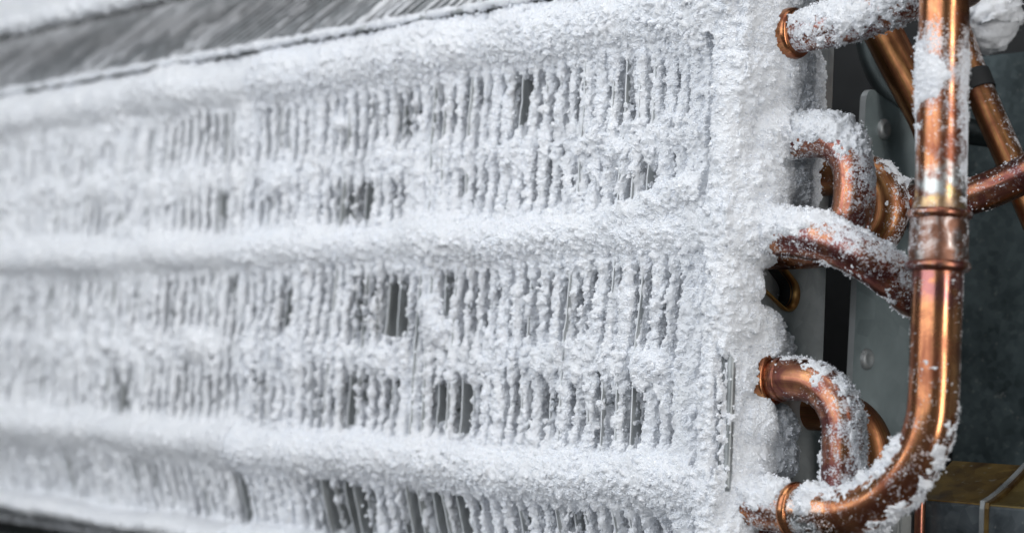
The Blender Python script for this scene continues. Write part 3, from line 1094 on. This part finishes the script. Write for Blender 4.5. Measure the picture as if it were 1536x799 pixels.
# the edge leans a little as in the photograph
pv = [(3.2, p[0], p[1]) for p in prof] + [(1.0, p[0], p[1]) for p in prof]
pf = [tuple(range(n)), tuple(range(2 * n - 1, n - 1, -1))] + [(k, k + n, (k + 1) % n + n, (k + 1) % n) for k in range(n)]
bme = mesh_py('plate', pv, pf)
link('plate', bme, GALV_BR, br)
bme.materials.append(GALV_EDGE)
for k in range(2, len(bme.polygons)):
    bme.polygons[k].material_index = 1
for (ry, rz) in ((71.5, 50.2), (66.3, -23.1)):
    prof = [(0, 3.4), (0.9, 3.3), (1.5, 2.6), (1.7, 2.0), (1.2, 1.4), (1.1, 0.01)]
    path = np.array([(3.2 + p[0], ry, rz) for p in prof])
    T = 20
    V, F = [], []
    for px_, rr in prof:
        for k in range(T):
            a = 2 * math.pi * k / T
            V.append((3.2 + px_, ry + rr * math.cos(a), rz + rr * math.sin(a)))
    for r in range(len(prof) - 1):
        for k in range(T):
            F.append((r * T + k, r * T + (k + 1) % T, (r + 1) * T + (k + 1) % T, (r + 1) * T + k))
    link('rivet', mesh_py('rivet', V, F, True), GALV, br)

pa = thing('copper_pipe', (28, 50, 24), 'brown copper pipe running off to the right behind the bright pipe', 'pipe')
PA, sa = spline([(22, 52, 23), (34, 50, 23.4), (47, 50, 24), (65, 50, 29.5), (84, 48, 37), (120, 40, 52)], 1.0)
tube('pipe', PA, 5.4, COPPER_OLD, pa, film=lambda s, D, p: 0.12 + 0.1 * up_of(D))
nut, _ = spline([(20, 52, 22.6), (29, 51, 23.2)], 0.5)
tube('fitting', nut, 6.6, GREYP, pa, 6)
jacket([(19, 52, 22.5), (24, 51.5, 22.9), (31, 50.6, 23.3)], 6.5, 1.3, lambda s, D, p: 0.35 + 0.2 * up_of(D), 81, pa)
speckle([(34, 50, 23.4), (47, 50, 24), (65, 50, 29.5)], 5.4, lambda s, D, p: 0.10 + 0 * s, 3000, .15, .35, pa, 17)

pb = thing('copper_pipe', (30, 90, 40), 'slanting copper pipe with a dark clamp at upper right', 'pipe')
PB, _ = spline([(8, 90, 104), (18.9, 90, 80.7), (25.3, 90, 66.1), (38.9, 90, 38.5), (52, 88, 14), (70, 84, -12)], 1.0)
tube('pipe', PB, 4.6, COPPER_DARK, pb, film=lambda s, D, p: 0.15 + 0.35 * (D @ CAMRIGHT))
cl, _ = spline([(24.0, 90, 69.2), (26.6, 90, 63.4)], 0.5)
tube('clamp', cl, 5.2, BLACK, pb, 24)

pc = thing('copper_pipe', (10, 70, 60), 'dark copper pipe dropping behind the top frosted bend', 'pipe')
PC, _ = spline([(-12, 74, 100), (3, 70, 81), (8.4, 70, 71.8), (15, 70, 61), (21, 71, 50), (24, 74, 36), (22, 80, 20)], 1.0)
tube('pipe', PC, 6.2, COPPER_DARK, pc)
pd = thing('steel_tube', (0, 100, 60), 'grey steel tube curving behind the bracket top', 'tube')
PD, _ = spline([(-22, 96, 92), (-14, 94, 74), (-4, 94, 62), (12, 96, 54), (30, 100, 50)], 1.0)
tube('tube', PD, 4.2, PANM, pd)

fc = thing('frosted_pipe', (22, 104, 80), 'blurred frost-covered pipe end at the upper right corner', 'pipe')
tube('pipe', spline([(10, 104, 130), (18, 104, 104), (22, 104, 88)], 1.0)[0], 5.0, COPPER_DARK, fc)
jacket([(10, 104, 130), (18, 104, 104), (22.5, 104, 86)], 5.0, 5.0, lambda s, D, p: 0.9 + 0 * up_of(D), 91, fc, step=0.8, seg=60)
th, ph = np.meshgrid(np.linspace(0.02, math.pi - 0.02, 40), np.linspace(0, 2 * math.pi, 64, endpoint=False), indexing='ij')
BD = np.stack([np.sin(th) * np.cos(ph), np.sin(th) * np.sin(ph), np.cos(th)], -1)
BP = np.array([20.5, 106, 89.5]) + BD * [9.5, 8.5, 10.5]
BP = BP + BD * (1.8 * pnoise(BP, 7, 92) + 1.3 * np.abs(pnoise(BP, 3, 93)) + 0.6 * np.abs(pnoise(BP, 1.4, 94)))[..., None]
bi, bj = np.meshgrid(np.arange(39), np.arange(64), indexing='ij')
BF = np.stack([bi * 64 + bj, (bi + 1) * 64 + bj, (bi + 1) * 64 + (bj + 1) % 64, bi * 64 + (bj + 1) % 64], -1).reshape(-1, 4)
link('frost_lump', mesh_np('frost_lump', BP.reshape(-1, 3), BF), FROST, fc)

DUCT = mat_galv('duct_olive', (0.075, 0.05, 0.015), (0.23, 0.17, 0.06), (0.3, 0.5), 0.9, 0.6)
DUCTF = mat_galv('duct_face', (0.03, 0.04, 0.048), (0.16, 0.185, 0.20), (0.35, 0.55), 1.3, 0.7)
du = thing('metal_duct', (70, 62, -100), 'olive brown metal duct with a raised seam at lower right', 'duct')
sec = [(50, -110), (50, -66.5), (50.6, -64.6), (51.8, -63.6), (72, -54.5), (74, -54), (90, -54), (92, -110)]
sec2 = [(49.2, -110), (49.2, -66.2), (50.0, -63.9), (51.5, -62.7), (71.8, -53.5), (74, -53), (90.5, -53), (92.8, -110)]


def prism(name, pts, x0, x1, mat, parent):
    n = len(pts)
    v = [(x0, *p) for p in pts] + [(x1, *p) for p in pts]
    f = [tuple(range(n)), tuple(range(2 * n - 1, n - 1, -1))] + [(k, k + n, (k + 1) % n + n, (k + 1) % n) for k in range(n)]
    return link(name, mesh_py(name, v, f), mat, parent)


shell = [(50, -110), (50, -66.5), (50.6, -64.6), (51.8, -63.6)]
BRASSY = mat_galv('duct_brassy', (0.06, 0.028, 0.010), (0.27, 0.18, 0.055), (0.3, 0.5), 1.3, 0.55)
arcp = [(50.4 + 24 * math.sin(t), -64.0 + 11.0 * math.sin(t) ** 1.25) for t in np.linspace(0.0, math.pi / 2, 10)]
prism('side_panel', [(50, -110), (50, -65.0), (50.4, -64.4), (60, -64.4), (60, -110)], 30, 150, DUCTF, du)
prism('top_panel', [(50.2, -64.38)] + arcp + [(90, -53.5), (90, -62), (60, -64.38)], 30, 54.2, BRASSY, du)
prism('top_panel', [(50.2, -64.38)] + [(a_, b_ - 0.5 * (k > 0)) for k, (a_, b_) in enumerate(arcp)] + [(90, -54), (90, -62), (60, -64.38)], 56.2, 150, DUCT, du)
prism('seam', [(49.2, -110), (49.2, -65.4)] + [(a_ - 0.8, b_ + 0.9) for a_, b_ in arcp] + [(90.5, -52.6), (92.8, -110)], 54.0, 55.4, GALV, du)
prism('seam', [(49.5, -110), (49.5, -65.2)] + [(a_ - 0.5, b_ + 0.5) for a_, b_ in arcp] + [(90.3, -53), (92.5, -110)], 55.4, 56.6, BRASSY, du)

st = thing('steel_block', (35, 45, -90), 'pale grey steel block below the elbow', 'block')
box('block', (20, 40, -120), (34, 52, -68), GREYP, st, 0.8)
tp = thing('copper_pipe', (36, 47, -100), 'thin upright copper pipe beside the grey block', 'pipe')
tube('pipe', spline([(36.5, 47, -125), (36.5, 47, -95), (36.2, 47, -64), (36, 48, -58)], 1.0)[0], 1.6, COPPER_OLD, tp, 20)

# ------------------------------------------------------------------ drip edge, upper coil, rail, pan
de = thing('drip_edge', (-250, 3, 90), 'thin frosted metal drip edge above the top frost ridge', 'edge strip')
box('strip', (-525, -1.0, 89.4), (-30, 14, 91.0), FIN, de, 0.4)
ex = [(-525, -0.5, 90.2), (-300, -0.5, 90.4), (-30, -0.5, 90.2)]
jacket(ex, 0.8, 1.3, lambda s, D, p: 0.3 + 0 * up_of(D), 95, de, step=1.0, seg=26)

uc = thing('upper_coil', (-260, 30, 92), 'grey upper fin bank leaning back above the drip edge', 'coil')
fv, ff = [], []
prof = [(8, 92.4), (64, 140), (84, 120), (28, 72)]
ufin = None
for i in range(88):
    x = -60 - PITCH * i
    if ufin is None:
        v = [(-.13, p[0], p[1]) for p in prof] + [(.13, p[0], p[1]) for p in prof]
        v = [(a, b, c) for a, b, c in v]
        f = [(0, 1, 2, 3), (7, 6, 5, 4)] + [(k, k + 4, (k + 1) % 4 + 4, (k + 1) % 4) for k in range(4)]
        ufin = mesh_py('fin', v, f)
        ufin.materials.append(RIMED)
    o = bpy.data.objects.new('fin', ufin)
    COL.objects.link(o)
    o.parent = uc
    o.location = Vector((x * MM, 0, 0)) - uc.location
fvs, ffs, off = [], [], 0
for i in range(88):
    x = -60 - PITCH * i
    t = np.linspace(0, 1, 60)
    P = np.stack([x + 0 * t, 8 + 56 * t, 92.4 + 47.6 * t], 1)
    r = np.clip(0.55 + 0.3 * rng.standard_normal() + 0.6 * pnoise(P * [1, 1, 1], 22, 40) + 0.7 * pnoise(P * [9, 1, 1], 9, 41) + 0.5 * pnoise(P * [9, 1, 1], 3.5, 42), 0.25, 2.2)
    V, F, A, D = sweep(P, r, 10)
    fvs.append(V.reshape(-1, 3))
    ffs.append(F + off)
    off += V.shape[0] * 10
fo = link('frost', mesh_np('frost', np.vstack(fvs), np.vstack(ffs)), FROST, uc)
fo['kind'] = 'stuff'

rl = thing('frosted_rail', (-400, 0, 116), 'blurred white frosted rail across the top left corner', 'rail')
box('rail', (-620, -9, 116.5), (-200, -2, 160), FROST, rl, 2.0)
xr = np.arange(-620, -200, 3.0)
jacket([(-620, -6, 119.5), (-400, -6, 119), (-200, -6, 119.5)], 2.0, 2.2, lambda s, D, p: 0.8 + 0 * up_of(D), 97, rl, step=1.6, seg=60, furry=0)

pan = thing('drain_pan', (-400, 0, -120), 'dark drain pan under the left end of the coil', 'pan')
box('pan', (-620, -14, -150), (10, 120, -113), PANM, pan, 1.0)
box('lip', (-620, -17, -122), (10, -14.2, -111), GREYP, pan, 0.6)
